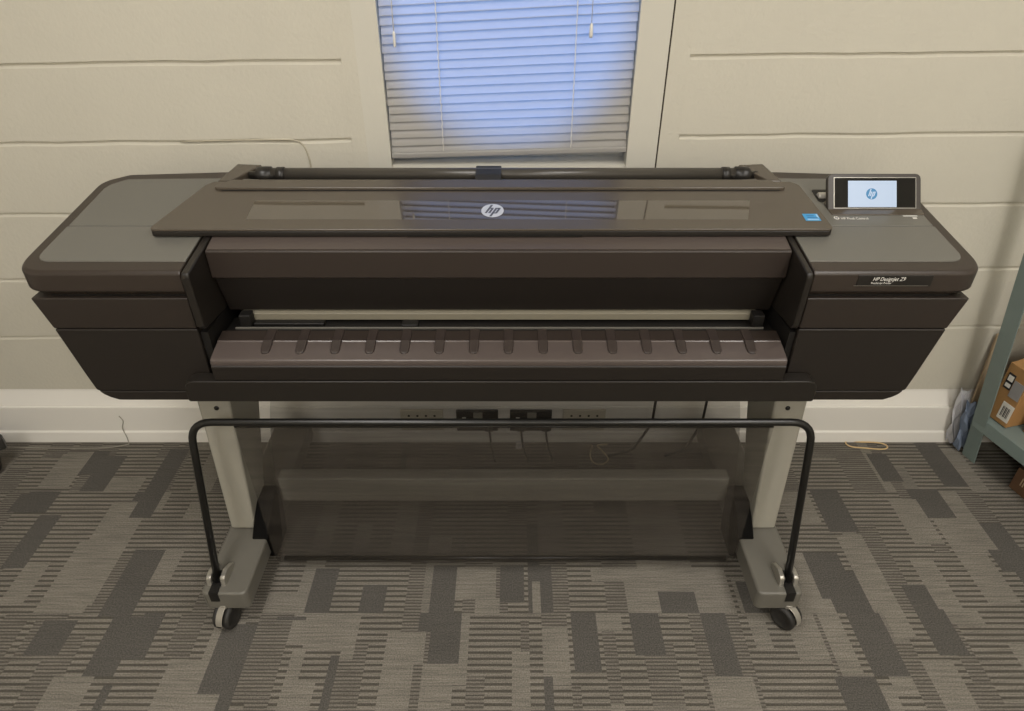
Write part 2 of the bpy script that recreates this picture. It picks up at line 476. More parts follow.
CH, CF, CT = 1.43, 680.0, R(34.3)         # the camera's height, focal length (pixels of a 1024 wide frame) and tilt
def floor_at(px, py):
    a = CT+math.atan((py-355.5)/CF); y = CH/math.tan(a)
    d = y*math.cos(CT)+CH*math.sin(CT)
    return (px-512)/CF*d, y
BARS = []
def bar(ox, oy, s, xl, xr, ya, yb, xl2, xr2, t):
    """a carpet bar measured on the photo: far edge xl..xr at ya, near edge xl2..xr2 at yb"""
    fx0, fy = floor_at(ox+xl/s, oy+ya/s); fx1, _ = floor_at(ox+xr/s, oy+ya/s)
    nx0, ny = floor_at(ox+xl2/s, oy+yb/s); nx1, _ = floor_at(ox+xr2/s, oy+yb/s)
    BARS.append((round((fx0+nx0)/2, 2), round((fx1+nx1)/2, 2), ny, fy, t))
for v in ((252,322,65,157,210,268,2),(425,472,50,225,330,378,2),(45,108,162,205,22,75,2),(95,148,215,350,5,60,2),
          (330,415,300,470,258,335,2),(105,190,480,575,68,150,2),(285,362,475,620,212,288,2),(555,648,490,670,515,600,2),
          (258,285,650,711,232,260,2),(240,285,55,115,195,240,2),(160,235,60,150,100,165,0),(290,350,180,300,215,270,0),
          (275,375,120,158,262,350,0),(300,360,225,440,155,235,0),(425,470,300,390,368,430,0),(130,240,620,711,95,190,0),
          (55,135,335,440,5,60,0),(430,540,580,711,375,470,0),(480,530,180,230,465,500,0)):
    bar(0, 430, 2.53, *v)
for v in ((245,330,145,330,185,278,2),(430,525,210,330,405,505,2),(700,785,140,330,680,775,2),(640,800,330,400,640,798,2),
          (678,798,400,520,675,795,2),(958,1006,140,290,955,1006,2),(85,195,340,360,80,192,2),(300,332,490,711,245,290,2),
          (785,955,145,265,785,945,0),(855,955,265,330,850,950,0),(510,680,400,520,500,660,0),(500,625,520,711,470,600,0),(660,780,525,711,645,770,0),(80,210,240,330,10,180,0),
          (140,200,480,600,100,150,0),(100,240,600,711,80,190,0)):
    bar(256, 530, 3.93, *v)
for v in ((0,40,140,290,0,42,2),(112,152,140,325,118,155,2),(230,325,330,565,255,368,2),(468,566,330,490,492,600,2),
          (570,720,245,330,585,738,2),(752,845,330,570,795,912,2),(128,165,570,711,135,175,2),(880,985,205,330,900,1006,2),  # last bar in this row: dark pile with a shadow painted into it
          (300,440,145,200,310,448,0),(440,545,145,330,460,560,0),(725,840,145,330,740,880,0),(75,112,200,330,75,118,0),
          (325,430,330,400,335,440,0),(765,950,575,711,795,985,0),(0,65,470,711,0,60,0),(920,1006,330,480,950,1006,0)):
    bar(512, 530, 3.93, *v)
for v in ((345,420,148,225,405,485,2),(365,430,30,140,440,500,2),(120,210,355,620,300,385,2),(330,402,390,575,440,515,2),
          (160,262,625,711,200,310,2),(556,650,300,360,590,690,2),(245,300,60,130,300,345,2),(110,180,150,255,150,215,2),
          (300,385,175,290,370,440,0),(425,490,230,440,560,640,0),(165,225,265,460,270,345,0),(350,420,330,450,430,490,0),
          (110,160,430,620,180,245,0),(290,345,460,530,320,380,0),(440,520,450,490,460,545,0)):
    bar(768, 430, 2.53, *v)
floor = struct('floor', build_floor(), CARPET, 'grey brown ribbed carpet tiles covering the office floor', 'floor')

# ------------------------------------------------------------------ the printer
CX = -.0235
P = empty('large_format_printer', (CX, 1.30, 0), 'wide dark brown roll-fed printer on a grey wheeled stand under the window', 'printer')
def deckz(x, y): return .838+.139*(y-1.148)
def deckp(x, y, o=0): return (x, y, deckz(x, y)+o)
SX = {-1: (-.945, -.627, -.606), 1: (.899, .571, .553)}    # outer edge, inner edge, cheek face

for s in (-1, 1):
    xo, xi, xc = SX[s]
    mx = lambda d: xo-s*d                       # d inwards from the outer edge
    # upper deck slab, its rim showing round the grey plates
    outl = rounded([(xi, 1.146), (mx(0), 1.146), (mx(.012), 1.50), (mx(.062), 1.532), (xi, 1.548)], [0, .050, .05, .03, 0], 8)
    bm = bmesh.new()
    n = len(outl)
    inset = []
    for x, y in outl:
        cxm = (xo+xi)/2
        ddx = .016 if abs(x-xi) > .2 else .016*abs(x-xi)/.2
        inset.append((x-math.copysign(ddx, x-xi) if abs(x-xi) > 1e-6 else x, y+(.012 if y < 1.3 else -.004)))
    r0 = [bm.verts.new((x, y, .7835)) for x, y in inset]
    r1 = [bm.verts.new((x, y, .797)) for x, y in outl]
    r2 = [bm.verts.new((x, y, deckz(x, y)-.005)) for x, y in outl]
    in2 = [(x-(x-xi)*.012, y+(.006 if y < 1.3 else -.002)) for x, y in outl]
    r3 = [bm.verts.new(deckp(x, y)) for x, y in in2]
    for a, b in ((r0, r1), (r1, r2), (r2, r3)):
        for i in range(n): bm.faces.new((a[i], a[(i+1) % n], b[(i+1) % n], b[i]))
    bm.faces.new(r0[::-1]); bm.faces.new(r3)
    slab = obj('deck_rim', bm, M['rim'], P, bevel=.003)
    # two grey plates let into it
    po = rounded([(xi, 1.180), (mx(.026), 1.180), (mx(.030), 1.3045), (xi, 1.3045)], [0, .032, 0, 0], 8)
    bm = bmesh.new(); ext_z(bm, po, lambda x, y: deckz(x, y)-.002, lambda x, y: deckz(x, y)+.0022)
    obj('deck_plate', bm, M['plate'], P, bevel=.0015)
    po = rounded([(xi, 1.307), (mx(.032), 1.307), (mx(.036), 1.475), (mx(.07), 1.505), (xi, 1.510)], [0, 0, .04, .02, 0], 8)
    bm = bmesh.new(); ext_z(bm, po, lambda x, y: deckz(x, y)-.002, lambda x, y: deckz(x, y)+.0022)
    obj('deck_plate', bm, M['plate'], P, bevel=.0015)
    # dark core and the three bands of the lower housing
    def edge(z):                                # outer side at height z
        zz = [(.781, .014), (.7115, .034), (.565, .064), (.550, .072), (.540, .084), (.531, .106)]
        for (a, p), (b, q) in zip(zz, zz[1:]):
            if z >= b-1e-9: return mx(p+(q-p)*(a-z)/(a-b))
        return mx(.106)
    def band(z0, z1, y0, name, m, steps=None, inner=xi):
        zs = steps or [z0, z1]
        pr = [(edge(z), z) for z in zs]+[(inner, zs[-1]), (inner, zs[0])]
        bm = bmesh.new(); ext_y(bm, pr, y0, 1.50); return obj(name, bm, m, P, bevel=.003)
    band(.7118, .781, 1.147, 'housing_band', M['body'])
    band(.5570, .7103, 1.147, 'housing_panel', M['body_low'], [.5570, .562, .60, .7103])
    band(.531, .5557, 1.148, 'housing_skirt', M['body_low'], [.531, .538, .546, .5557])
    bm = bmesh.new(); ext_y(bm, [(mx(.12), .538), (mx(.05), .75), (mx(.05), .80), (xi+s*.006, .80), (xi+s*.006, .538)], 1.158, 1.49)
    obj('housing_core', bm, M['black'], P)
    # cheek wall beside the output bay
    a, b = sorted((xi-s*.001, xc))
    bm = bmesh.new()
    ext_x(bm, [(1.134, .828), (1.1385, .8395), (1.30, .862), (1.46, .884), (1.46, .70), (1.25, .700), (1.146, .712), (1.138, .722)], a+(.004 if s < 0 else 0), b-(.004 if s > 0 else 0))
    obj('bay_cheek', bm, M['cheek'], P, bevel=.004, seg=3)
    a, b = sorted((xi-s*.001, xc+s*.005))
    bm = bmesh.new(); box(bm, a, b, 1.155, 1.46, .60, .699); obj('bay_side', bm, M['black'], P)

XA, XB = -.606, .553                            # the bay between the cheeks
# body under the cover, front panel of the bay
bm = bmesh.new()
ext_x(bm, [(1.260, .70), (1.235, .792), (1.30, .855), (1.52, .888), (1.54, .70)], XA+.001, XB-.001)
obj('bay_lining', bm, M['black'], P)
bm = bmesh.new()
ext_x(bm, [(1.2185, .788), (1.2185, .8445), (1.221, .847), (1.285, .861), (1.285, .80), (1.228, .781)], XA+.002, XB-.002)
pan = obj('front_panel', bm, M['panel'], P, bevel=.003)
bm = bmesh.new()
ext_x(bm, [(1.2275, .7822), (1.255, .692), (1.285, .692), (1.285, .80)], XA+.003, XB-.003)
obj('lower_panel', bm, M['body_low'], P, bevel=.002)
bm = bmesh.new()
ext_x(bm, [(1.224, .8484), (1.288, .8624), (1.288, .8604), (1.2245, .8464)], XA+.004, XB-.004)
obj('panel_ledge', bm, M['panel_top'], P)
# platen strip at the paper exit
bm = bmesh.new(); ext_x(bm, [(1.250, .670), (1.250, .6855), (1.262, .690), (1.262, .670)], XA+.03, XB-.03)
obj('platen_strip', bm, M['platen'], P, bevel=.001)
for b in ((-.575, -.551, 1.225, 1.25, .668, .695), (.508, .532, 1.225, 1.25, .668, .695), (-.55, -.40, 1.232, 1.249, .664, .672), (-.235, -.20, 1.228, 1.249, .664, .671)):
    bm = bmesh.new(); box(bm, *b); obj('strip_bracket', bm, M['black'], P, bevel=.002)
bm = bmesh.new(); box(bm, XA+.002, XB-.002, 1.203, 1.27, .640, .664); obj('exit_slot', bm, M['black'], P)
bm = bmesh.new(); box(bm, XA+.02, XB-.02, 1.2215, 1.2255, .662, .668); obj('paper_guide', bm, M['foot'], P, bevel=.001)
# output tray with its guide ribs
TRAY = [(1.122, .606), (1.117, .648), (1.1195, .6545), (1.1255, .6575), (1.160, .6655), (1.168, .6672), (1.1695, .6692), (1.203, .6728), (1.206, .66), (1.206, .606)]
bm = bmesh.new(); ext_x(bm, TRAY, XA+.001, XB-.001)
for f in bm.faces:
    c = f.calc_center_median()
    if c.y > 1.175 and c.z > .66: f.material_index = 1
tray = obj('output_tray', bm, [M['tray'], M['panel']], P, bevel=.0022, seg=3)
bm = bmesh.new(); ext_x(bm, [(1.1165, .607), (1.1145, .640), (1.1165, .643), (1.121, .643), (1.121, .607)], XA+.001, XB-.001)
obj('tray_fascia', bm, M['body_low'], tray, bevel=.0015)
def rib_mesh(x):
    bm = bmesh.new()
    zt = lambda y: .6584+.209*(y-1.1285) if y < 1.166 else .6698+.109*(y-1.1695)
    w = .0095; lft = []; st = [(1.2045, w), (1.185, w), (1.17, w), (1.166, w), (1.152, w), (1.142, w*.96), (1.137, w*.75), (1.1345, w*.4)]
    top, bot = [], []
    for y, ww in st:
        z = zt(y)+(.0042 if y < 1.168 else .0022)
        if y < 1.14: z -= .0016
        top.append((x-ww, x+ww, y, z)); bot.append((x-ww, x+ww, y, zt(y)-.004))
    vt = [(bm.verts.new((a, y, z)), bm.verts.new((b, y, z))) for a, b, y, z in top]
    vb = [(bm.verts.new((a, y, z)), bm.verts.new((b, y, z))) for a, b, y, z in bot]
    for i in range(len(st)-1):
        bm.faces.new((vt[i][0], vt[i][1], vt[i+1][1], vt[i+1][0])); bm.faces.new((vb[i][0], vb[i+1][0], vb[i+1][1], vb[i][1]))
        bm.faces.new((vt[i][0], vt[i+1][0], vb[i+1][0], vb[i][0])); bm.faces.new((vt[i][1], vb[i][1], vb[i+1][1], vt[i+1][1]))
    bm.faces.new((vt[0][0], vb[0][0], vb[0][1], vt[0][1])); bm.faces.new((vt[-1][0], vt[-1][1], vb[-1][1], vb[-1][0]))
    return bm
rib0 = None
for i in range(15):
    px = 267+34.5*i
    x = (px-512)/CF*1.386
    if rib0 is None: rib0 = obj('guide_rib', rib_mesh(x), M['rib'], tray, bevel=.0012); rx0 = x; bx = rib0.location.x
    else:
        c = rib0.copy(); COL.objects.link(c); c.location.x = bx+(x-rx0)
# front beam under the tray, and belly
bm = bmesh.new()
prof = rounded([(-.672, .5535), (.626, .5535), (.626, .6055), (-.672, .6055)], [.006, .006, .024, .024], 6)
ext_y(bm, prof, 1.114, 1.146); obj('front_beam', bm, M['cheek'], P, bevel=.0025)
bm = bmesh.new(); box(bm, -.60, .555, 1.16, 1.50, .552, .61); obj('belly_pan', bm, M['black'], P)
bm = bmesh.new(); box(bm, -.61, .565, 1.46, 1.553, .56, .872); obj('rear_panel', bm, M['body_low'], P, bevel=.004)

# cover
def coverz(y): return deckz(0, y)+.021
def on_cover(px, py, o=0):
    a = math.tan(CT+math.atan((py-355.5)/CF)); y = (CH-.859-o+.139*1.148)/(a+.139)
    d = y*math.cos(CT)+a*y*math.sin(CT); return (px-512)/CF*d, y
cov = rounded([on_cover(147, 229.5), on_cover(834.5, 229), on_cover(799, 184.5), on_cover(790, 181.5), on_cover(214, 181.5), on_cover(206, 184.5)], [.012, .012, .02, .01, .01, .02], 5)
CFY = on_cover(500, 229.5)[1]
bm = bmesh.new()
def cv(o): return lambda x, y: coverz(y)+o
va = ext_z(bm, cov, cv(-.0045), cv(0))
cover = obj('top_cover', bm, M['cover'], P, bevel=.0012, seg=2)
bm = bmesh.new(); ext_z(bm, cov, cv(-.0155), cv(-.0050))
obj('cover_tray', bm, M['cheek'], cover, bevel=.0015)
# smoked window strip let into it
x0, yb = on_cover(255, 200.5); x1, _ = on_cover(750, 200.5); x2, ya = on_cover(748, 219.5); x3, _ = on_cover(246, 219.5)
bm = bmesh.new(); ext_z(bm, [(x3, ya), (x2, ya), (x1, yb), (x0, yb)], cv(-.003), cv(.0002))
obj('window_strip', bm, M['strip'], cover)
ex, ey = on_cover(492.5, 211)
slope = Vector((0, 1, .139)).normalized()
EM = frame((ex, ey, coverz(ey)+.0007), (1, 0, 0), slope)
obj('emblem', round_emblem(EM, .0232, .0262, .0005, .42), [M['emblem'], M['emblem_ink']], cover)['label'] = 'round silver emblem on the dark cover'
sx, sy = on_cover(811.5, 217.5)
bm = bmesh.new()
SM = frame((sx, sy, coverz(sy)+.0003), (1, 0, 0), slope)
box(bm, -.0155, .0155, -.0135, .0135, 0, .0004, 0); box(bm, -.009, .006, .004, .0075, .0003, .0006, 2)
box(bm, -.009, .012, -.0035, .0005, .0003, .0006, 2); box(bm, -.011, .0125, -.011, -.0065, .0003, .0006, 1); box(bm, .011, .0145, -.002, .011, .0003, .0006, 1)
bmesh.ops.transform(bm, matrix=SM, verts=bm.verts)
obj('sticker', bm, [M['sticker'], M['sticker_pale'], M['sticker_dark']], cover)['label'] = 'small blue sticker at the cover corner'
# rounded lip at the back edge of the cover, roll trough and spindle
zl = coverz(1.44)
bm = bmesh.new()
lp = [(1.425, zl-.010), (1.4265, zl+.0035), (1.432, zl+.0085), (1.441, zl+.0115), (1.452, zl+.0115), (1.462, zl+.0075), (1.465, zl-.01)]
a = [(-.632+.01*0, y, z) for y, z in lp]; b = [(.585, y, z) for y, z in lp]
lo_ = rounded([(-.655, 1.4165), (.602, 1.4165), (.565, 1.4525), (-.615, 1.4525)], [.028, .028, .008, .008], 6)
ext_z(bm, lo_, cv(-.012), cv(.0062))
tube_pts = None
obj('cover_lip', bm, M['cover'], cover, bevel=.0055, seg=4)
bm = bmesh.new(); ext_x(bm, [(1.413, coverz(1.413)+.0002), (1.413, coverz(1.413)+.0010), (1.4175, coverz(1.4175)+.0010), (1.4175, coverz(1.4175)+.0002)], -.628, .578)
obj('lip_shadow_line', bm, M['black'], cover)  # thin black strip painted in as the shadow line along the lip
bm = bmesh.new(); ext_x(bm, [(1.456, .850), (1.456, .872), (1.53, .872), (1.545, .884), (1.555, .884), (1.555, .850)], -.63, .578)
obj('roll_trough', bm, M['black'], P)
zs = .8985; YS = 1.511
bm = bmesh.new(); lathe(bm, (-.545, YS, zs), (1, 0, 0), [(0, .0145), (1.055, .0145)], 32)
spn = obj('roll_spindle', bm, M['spindle'], P)
for x, dr in ((-.545, -1), (.505, 1)):
    bm = bmesh.new()
    lathe(bm, (x, YS, zs-.002), (dr, 0, 0), [(-.030, .015), (-.028, .0185), (-.012, .0185), (-.010, .015), (.0, .015), (.002, .0195), (.028, .0195), (.034, .017), (.038, .009), (.052, .009)], 32)
    obj('spindle_hub', bm, M['soft_black'], spn)
bm = bmesh.new(); lathe(bm, (-.56, 1.474, .887), (1, 0, 0), [(0, .0125), (1.08, .0125)], 24)
obj('guide_roller', bm, M['spindle'], P)
for x0, x1, xs in ((-.655, -.575, 1), (.60, .535, -1)):
    bm = bmesh.new()                               # spindle supports, flat pieces beside the trough
    q = [(x0, 1.468), (x0+xs*.028, 1.468), (x0+xs*.078, 1.545), (x0+xs*.02, 1.55)]
    ext_z(bm, q, lambda x, y: deckz(x, y)-.02, lambda x, y: deckz(x, y)+.0165)
    obj('spindle_support', bm, M['cover'], P, bevel=.003)
    bm = bmesh.new()
    q = [(x0+xs*.040, 1.470), (x0+xs*.105, 1.470), (x0+xs*.115, 1.484), (x0+xs*.052, 1.488)]
    ext_z(bm, q, lambda x, y: deckz(x, y)-.02, lambda x, y: deckz(x, y)+.012)
    obj('support_latch', bm, M['spindle'], P, bevel=.002)
bm = bmesh.new()
ext_x(bm, rounded([(1.4535, .880), (1.4535, .903), (1.475, .911), (1.530, .9135), (1.530, .895)], .006, 4), -.082, -.024)
obj('cover_latch', bm, M['rubber'], P, bevel=.003)
bm = bmesh.new(); ext_x(bm, [(CFY-.0006, coverz(CFY)-.0150), (CFY-.0006, coverz(CFY)-.0100), (CFY+.004, coverz(CFY)-.0100), (CFY+.004, coverz(CFY)-.0150)], -.21, .14)
obj('grip_slot', bm, M['black'], cover)

# control panel on the right deck
yb, zb = 1.364, .867
up = Vector((0, .5635, .826)); back = Vector((0, .826, -.5635))
CP = Matrix(((1, 0, 0, .770), (0, up.y, -back.y, yb), (0, up.z, -back.z, zb), (0, 0, 0, 1)))   # x right, y up the face, z to the viewer
def cpbox(bm, x0, x1, y0, y1, z0, z1, mi=0):
    vs = box(bm, x0, x1, y0, y1, z0, z1, mi); bmesh.ops.transform(bm, matrix=CP, verts=vs)
bm = bmesh.new()
pr = rounded([(-.099, 0), (.099, 0), (.099, .083), (-.099, .083)], [.003, .003, .013, .013], 6)
vs = hull(bm, [(x, y, 0) for x, y in pr], [(x, y, -.012) for x, y in pr]); bmesh.ops.transform(bm, matrix=CP, verts=vs)
cp = obj('control_panel', bm, M['bezel'], P, bevel=.003, seg=3)
bm = bmesh.new(); cpbox(bm, -.0855, .0865, .010, .0735, -.001, .0004); obj('display_glass', bm, M['glass_black'], cp, bevel=.0004)
bm = bmesh.new()
for q in ((-.087, .088, .0735, .0747), (-.087, .088, .0088, .010), (.0868, .088, .010, .0735), (-.087, -.0855, .010, .0735)): cpbox(bm, q[0], q[1], q[2], q[3], -.001, .0008)
obj('display_edge', bm, M['silver'], cp)
bm = bmesh.new(); cpbox(bm, -.0565, .0465, .0115, .0675, .0003, .0006); obj('screen', bm, M['screen'], cp)['label'] = 'lit pale blue screen'
obj('screen_emblem', round_emblem(CP @ Matrix.Translation((-.0065, .0395, .0006)), .0118, .0118, .0003, .35), [M['screen_blue'], M['screen']], cp)['label'] = 'blue round emblem on the screen'
# hinge base, recess with the pin, lettering on the deck
bm = bmesh.new(); ext_z(bm, rounded([(.672, 1.347), (.868, 1.347), (.868, 1.40), (.672, 1.40)], .006, 4), lambda x, y: deckz(x, y), lambda x, y: deckz(x, y)+.0042)
obj('display_base', bm, M['cover'], P, bevel=.001)
def on_deck(px, py, o=.0022):
    a = math.tan(CT+math.atan((py-355.5)/CF)); y = (CH-.838-o+.139*1.148)/(a+.139)
    d = y*math.cos(CT)+a*y*math.sin(CT); return (px-512)/CF*d, y
hx0, hy = on_deck(811, 190); hx1, _ = on_deck(830, 190); _, hy2 = on_deck(811, 202)
bm = bmesh.new(); ext_z(bm, rounded([(hx0, hy2), (hx1+.02, hy2), (hx1+.02, hy), (hx0, hy)], .006, 4), lambda x, y: deckz(x, y)+.001, lambda x, y: deckz(x, y)+.0032)
obj('hinge_recess', bm, M['black'], P)
bm = bmesh.new(); lathe(bm, (hx0+.004, (hy+hy2)/2-.004, deckz(0, hy2)+.006), (1, 0, 0), [(0, .0075), (.002, .009), (.035, .009)], 20)
obj('hinge_pin', bm, M['steel'], P)['label'] = 'bright steel hinge pin'
tx, ty = on_deck(842, 219.5, .0025)
obj('lettering', text_bm('HP Pixel Control', .012, 0, .056, .0002, frame((tx, ty, deckz(tx, ty)+.0028), (1, 0, 0), slope)), M['ink'], P)['label'] = 'small white lettering below the screen'
tx, ty = on_deck(836.5, 218, .0025)
obj('small_emblem', round_emblem(frame((tx, ty, deckz(tx, ty)+.0026), (1, 0, 0), slope), .0055, .0062, .0003, .35), [M['ink'], M['emblem_ink']], P)
tx, ty = on_deck(911, 217.2, .0025)
bm = bmesh.new(); box(bm, -.015, .015, .003, .0062, 0, .0003); box(bm, .002, .0105, -.0065, -.0015, 0, .0003)
bmesh.ops.transform(bm, matrix=frame((tx, ty, deckz(tx, ty)+.0026), (1, 0, 0), slope), verts=bm.verts)
obj('touch_marks', bm, M['ink'], P)
# name plate on the right front edge
bm = bmesh.new(); box(bm, .655, .797, 1.1445, 1.1475, .8085, .8315)
npl = obj('name_plate', bm, M['soft_black'], P, bevel=.0008)
NF = lambda x, z: frame((x, 1.1443, z), (1, 0, 0), (0, 0, 1))
obj('lettering', text_bm('HP DesignJet Z9', .0112, .22, .0610, .0001, NF(.684, .8205), .0), M['ink'], npl)['label'] = 'white slanted lettering on the name plate'
obj('lettering', text_bm('PostScript Printer', .0058, 0, .0385, .0001, NF(.682, .8138)), M['ink'], npl)
bm = bmesh.new(); box(bm, .650, .792, 1.1441, 1.1447, .8098, .8103); obj('rule_line', bm, M['silver'], npl)

# stand -------------------------------------------------------------
def castor(name, x, y, rz, zt):
    c0 = Matrix.Translation((x, y, 0)) @ Matrix.Rotation(rz, 4, 'Z')
    bm = bmesh.new()
    for sx in (-1, 1):
        lathe(bm, (sx*.008, .0, .0315), (sx, 0, 0), [(0, .0315), (.008, .0315), (.0115, .029), (.0125, .022), (.0105, .020), (.0105, .004)], 28)
    bmesh.ops.transform(bm, matrix=c0, verts=bm.verts)
    w = obj('castor', bm, M['rubber'], P, smooth=False)
    bm = bmesh.new()
    pr = [(-.030, .040), (-.036, .034)]
    arc = [(.0355*math.cos(R(t)), .0325+.0355*math.sin(R(t))) for t in range(178, 28, -15)]
    inn = [(.0335*math.cos(R(t)), .0325+.0335*math.sin(R(t))) for t in range(28, 179, 15)]
    ext_x(bm, arc+inn, -.0078, .0078)
    lathe(bm, (0, .004, .060), (0, 0, 1), [(0, .012), (zt-.060+.004, .012)], 16)
    bmesh.ops.transform(bm, matrix=c0, verts=bm.verts)
    obj('castor_hood', bm, M['castor_grey'], w, bevel=.002)
    return w

for s, xa, xb in ((-1, -.707, -.603), (1, .663, .559)):
    lo, hi = min(xa, xb), max(xa, xb)
    # foot: long flat box rounded at its front
    bm = bmesh.new()
    fo = rounded([(lo, .968), (hi, .968), (hi, 1.585), (lo, 1.585)], [.016, .016, .02, .02], 5)
    ext_z(bm, fo, .060, .116)
    foot = obj('foot', bm, M['foot'], P, bevel=.006, seg=3)
    # column, wider towards its top
    xi2 = xa-s*.067; xt = xa-s*.003
    bm = bmesh.new()
    bt = [(xa-s*.007, 1.158, .1165), (xi2, 1.158, .1165), (xi2, 1.245, .1165), (xa-s*.007, 1.245, .1165)]
    tp = [(xt, 1.20, .552), (xt-s*.076, 1.20, .552), (xt-s*.076, 1.41, .552), (xt, 1.41, .552)]
    hull(bm, bt, tp); colm = obj('stand_column', bm, M['leg'], P, bevel=.006, seg=3)
    bm = bmesh.new()
    lathe(bm, (xt-s*.042, 1.1925, .474), (0, -1, .12), [(-.004, .0055), (.0015, .0055), (.0035, .003)], 16)
    obj('bolt', bm, M['black'], colm)
    bm = bmesh.new()                              # dark brackets joining column, foot and brace
    ext_x(bm, [(1.125, .118), (1.150, .140), (1.20, .172), (1.255, .172), (1.255, .112), (1.24, .024), (1.15, .024), (1.13, .05)], *sorted((xa-s*.0685, xb-s*.004)))
    obj('brace_bracket', bm, M['hole'], P, bevel=.004)
    # pivot ears on the foot
    cxf = xa-s*.030
    ear = rounded([(.988, .112), (1.048, .114), (1.050, .124), (1.018, .141), (.994, .139)], [.004, .004, .006, .012, .010], 5)
    for dx in (-.016, .016):
        bm = bmesh.new(); ext_x(bm, ear, cxf+dx-.0055, cxf+dx+.0055)
        obj('pivot_ear', bm, M['silver'], foot, bevel=.002)
    bm = bmesh.new(); box(bm, cxf-.010, cxf+.010, .9665, 1.03, .09, .120); lathe(bm, (cxf-.012, 1.004, .124), (1, 0, 0), [(0, .007), (.024, .007)], 14)
    obj('pivot_block', bm, M['black'], foot)
    castor('castor', xa-s*(.040 if s < 0 else .022), .974, R(-10) if s < 0 else R(36), .068)
    castor('castor', xa-s*.05, 1.54, R(165) if s < 0 else R(20), .068)
bm = bmesh.new(); box(bm, -.603, .559, 1.262, 1.30, .105, .186)
obj('cross_brace', bm, M['leg'], P, bevel=.004)

# media bin: bent black tube and hanging mesh
xl, xr = -.6775, .6335
def bent(pts, r, n=7):
    out = [Vector(pts[0])]
    for a, p, b in zip(pts, pts[1:], pts[2:]):
        a, p, b = Vector(a), Vector(p), Vector(b); s = p+(a-p).normalized()*r; e = p+(b-p).normalized()*r
        out += [s*(1-k/n)**2+p*2*(k/n)*(1-k/n)+e*(k/n)**2 for k in range(n+1)]
    out.append(Vector(pts[-1])); return out
bm = bmesh.new()
tube(bm, bent([(xl, 1.000, .112), (xl, 1.10, .510), (xr, 1.10, .510), (xr, 1.000, .112)], .048), .0082, 14)
obj('bin_frame', bm, M['tube'], P)
bx0, bx1 = -.586, .552
UP = bez([(1.0985, .501), (1.105, .30), (1.107, .12), (1.112, .055), (1.135, .034), (1.170, .065), (1.205, .17), (1.228, .27), (1.29, .40), (1.44, .548)], 8)
bm = bmesh.new(); nx = 40; rows = []
rnd = random.Random(4)
for j, p in enumerate(UP):
    y, z = p.x, p.y
    row = []
    for i in range(nx+1):
        u = i/nx; x = bx0+(bx1-bx0)*u
        t = j/len(UP)
        sag = .006*math.sin(u*math.pi*3+.6)*math.sin(t*math.pi)+.004*math.sin(u*23+t*9)*math.sin(t*math.pi)
        row.append(bm.verts.new((x, y+sag*.5, z+sag*.3)))
    rows.append(row)
for a, b in zip(rows, rows[1:]):
    for i in range(nx): bm.faces.new((a[i], a[i+1], b[i+1], b[i])).smooth = True
fab = obj('bin_mesh', bm, M['mesh'], P)
fab['label'] = 'see-through black mesh hanging from the tube'
bm = bmesh.new(); tube(bm, [(bx0, 1.1015, .497), (bx1, 1.1015, .497)], .003, 8)
obj('mesh_hem', bm, M['tube'], fab)
bm = bmesh.new(); tube(bm, [(bx0+.01, 1.135, .0345), (bx1-.01, 1.135, .0345)], .006, 8)
obj('weight_rod', bm, M['tube'], fab)

# ------------------------------------------------------------------ blind
BY = 1.666
blind = empty('venetian_blind', (0, BY, .874), 'white venetian blind, lowered and closed, lit blue from outside', 'blind')
bm = bmesh.new(); pitch = .0191; ang = R(62); w = .0255
def bxl(z): return -.2945
def bxr(z): return .2790
def tilt(x, z): return .0285*(x+.2985)/.582*(.55+.45*min(1, (z-.87)/.3))
nsl = 58
for k in range(nsl):
    zc = .9085+pitch*k; n = 5; dy = -math.cos(ang); dz = -math.sin(ang)
    rings = []
    for x in (bxl(0)+.001*((k*7) % 3), bxr(0)-.001*((k*5) % 3)):
        row = []
        for j in range(n):
            q = (j/(n-1)-.5)*w; bow = .0022*(1-(2*j/(n-1)-1)**2)
            row.append((x, BY+q*math.cos(ang)*-1-bow*math.sin(ang), zc+tilt(x, zc)-q*math.sin(ang)+bow*math.cos(ang)))
        rings.append(row)
    for th in (0, 1):
        pass
    va = [[bm.verts.new(p) for p in r] for r in rings]
    for j in range(n-1): bm.faces.new((va[0][j], va[1][j], va[1][j+1], va[0][j+1])).smooth = True
sl = obj('slats', bm, M['slat'], blind)
bm = bmesh.new()
q = rounded([(BY-.014, -.008), (BY+.010, -.008), (BY+.010, .007), (BY-.014, .007)], .005, 4)
hull(bm, [(bxl(0), y, .8945+z) for y, z in q], [(bxr(0), y, .9105+z) for y, z in q])
obj('bottom_rail', bm, M['slat'], blind, bevel=.001)
for x in (-.1675, .1425):
    bm = bmesh.new(); pts = []
    for k in range(2*nsl):
        z = .904+pitch*k/2+tilt(x, .904+pitch*k/2); pts.append((x+.0012*(k % 2), BY-.0175+(.006 if k % 2 else 0), z))
    tube(bm, pts, .0011, 6); obj('ladder_cord', bm, M['ink'], blind)
bm = bmesh.new(); tube(bm, [(.176, BY-.02, 1.9), (.174, BY-.02, 1.4), (.175, BY-.021, 1.19)], .0009, 6); lathe(bm, (.175, BY-.021, 1.192), (0, 0, -1), [(0, .0012), (.004, .0035), (.026, .0045), (.030, .003)], 12)
obj('pull_cord', bm, M['ink'], blind)
bm = bmesh.new(); tube(bm, [(-.262, BY-.019, 1.9), (-.261, BY-.019, 1.30), (-.262, BY-.019, 1.15)], .0012, 6); lathe(bm, (-.262, BY-.019, 1.175), (0, 0, -1), [(0, .0015), (.004, .003), (.03, .003), (.033, .002)], 12)
obj('tilt_cord', bm, M['ink'], blind)

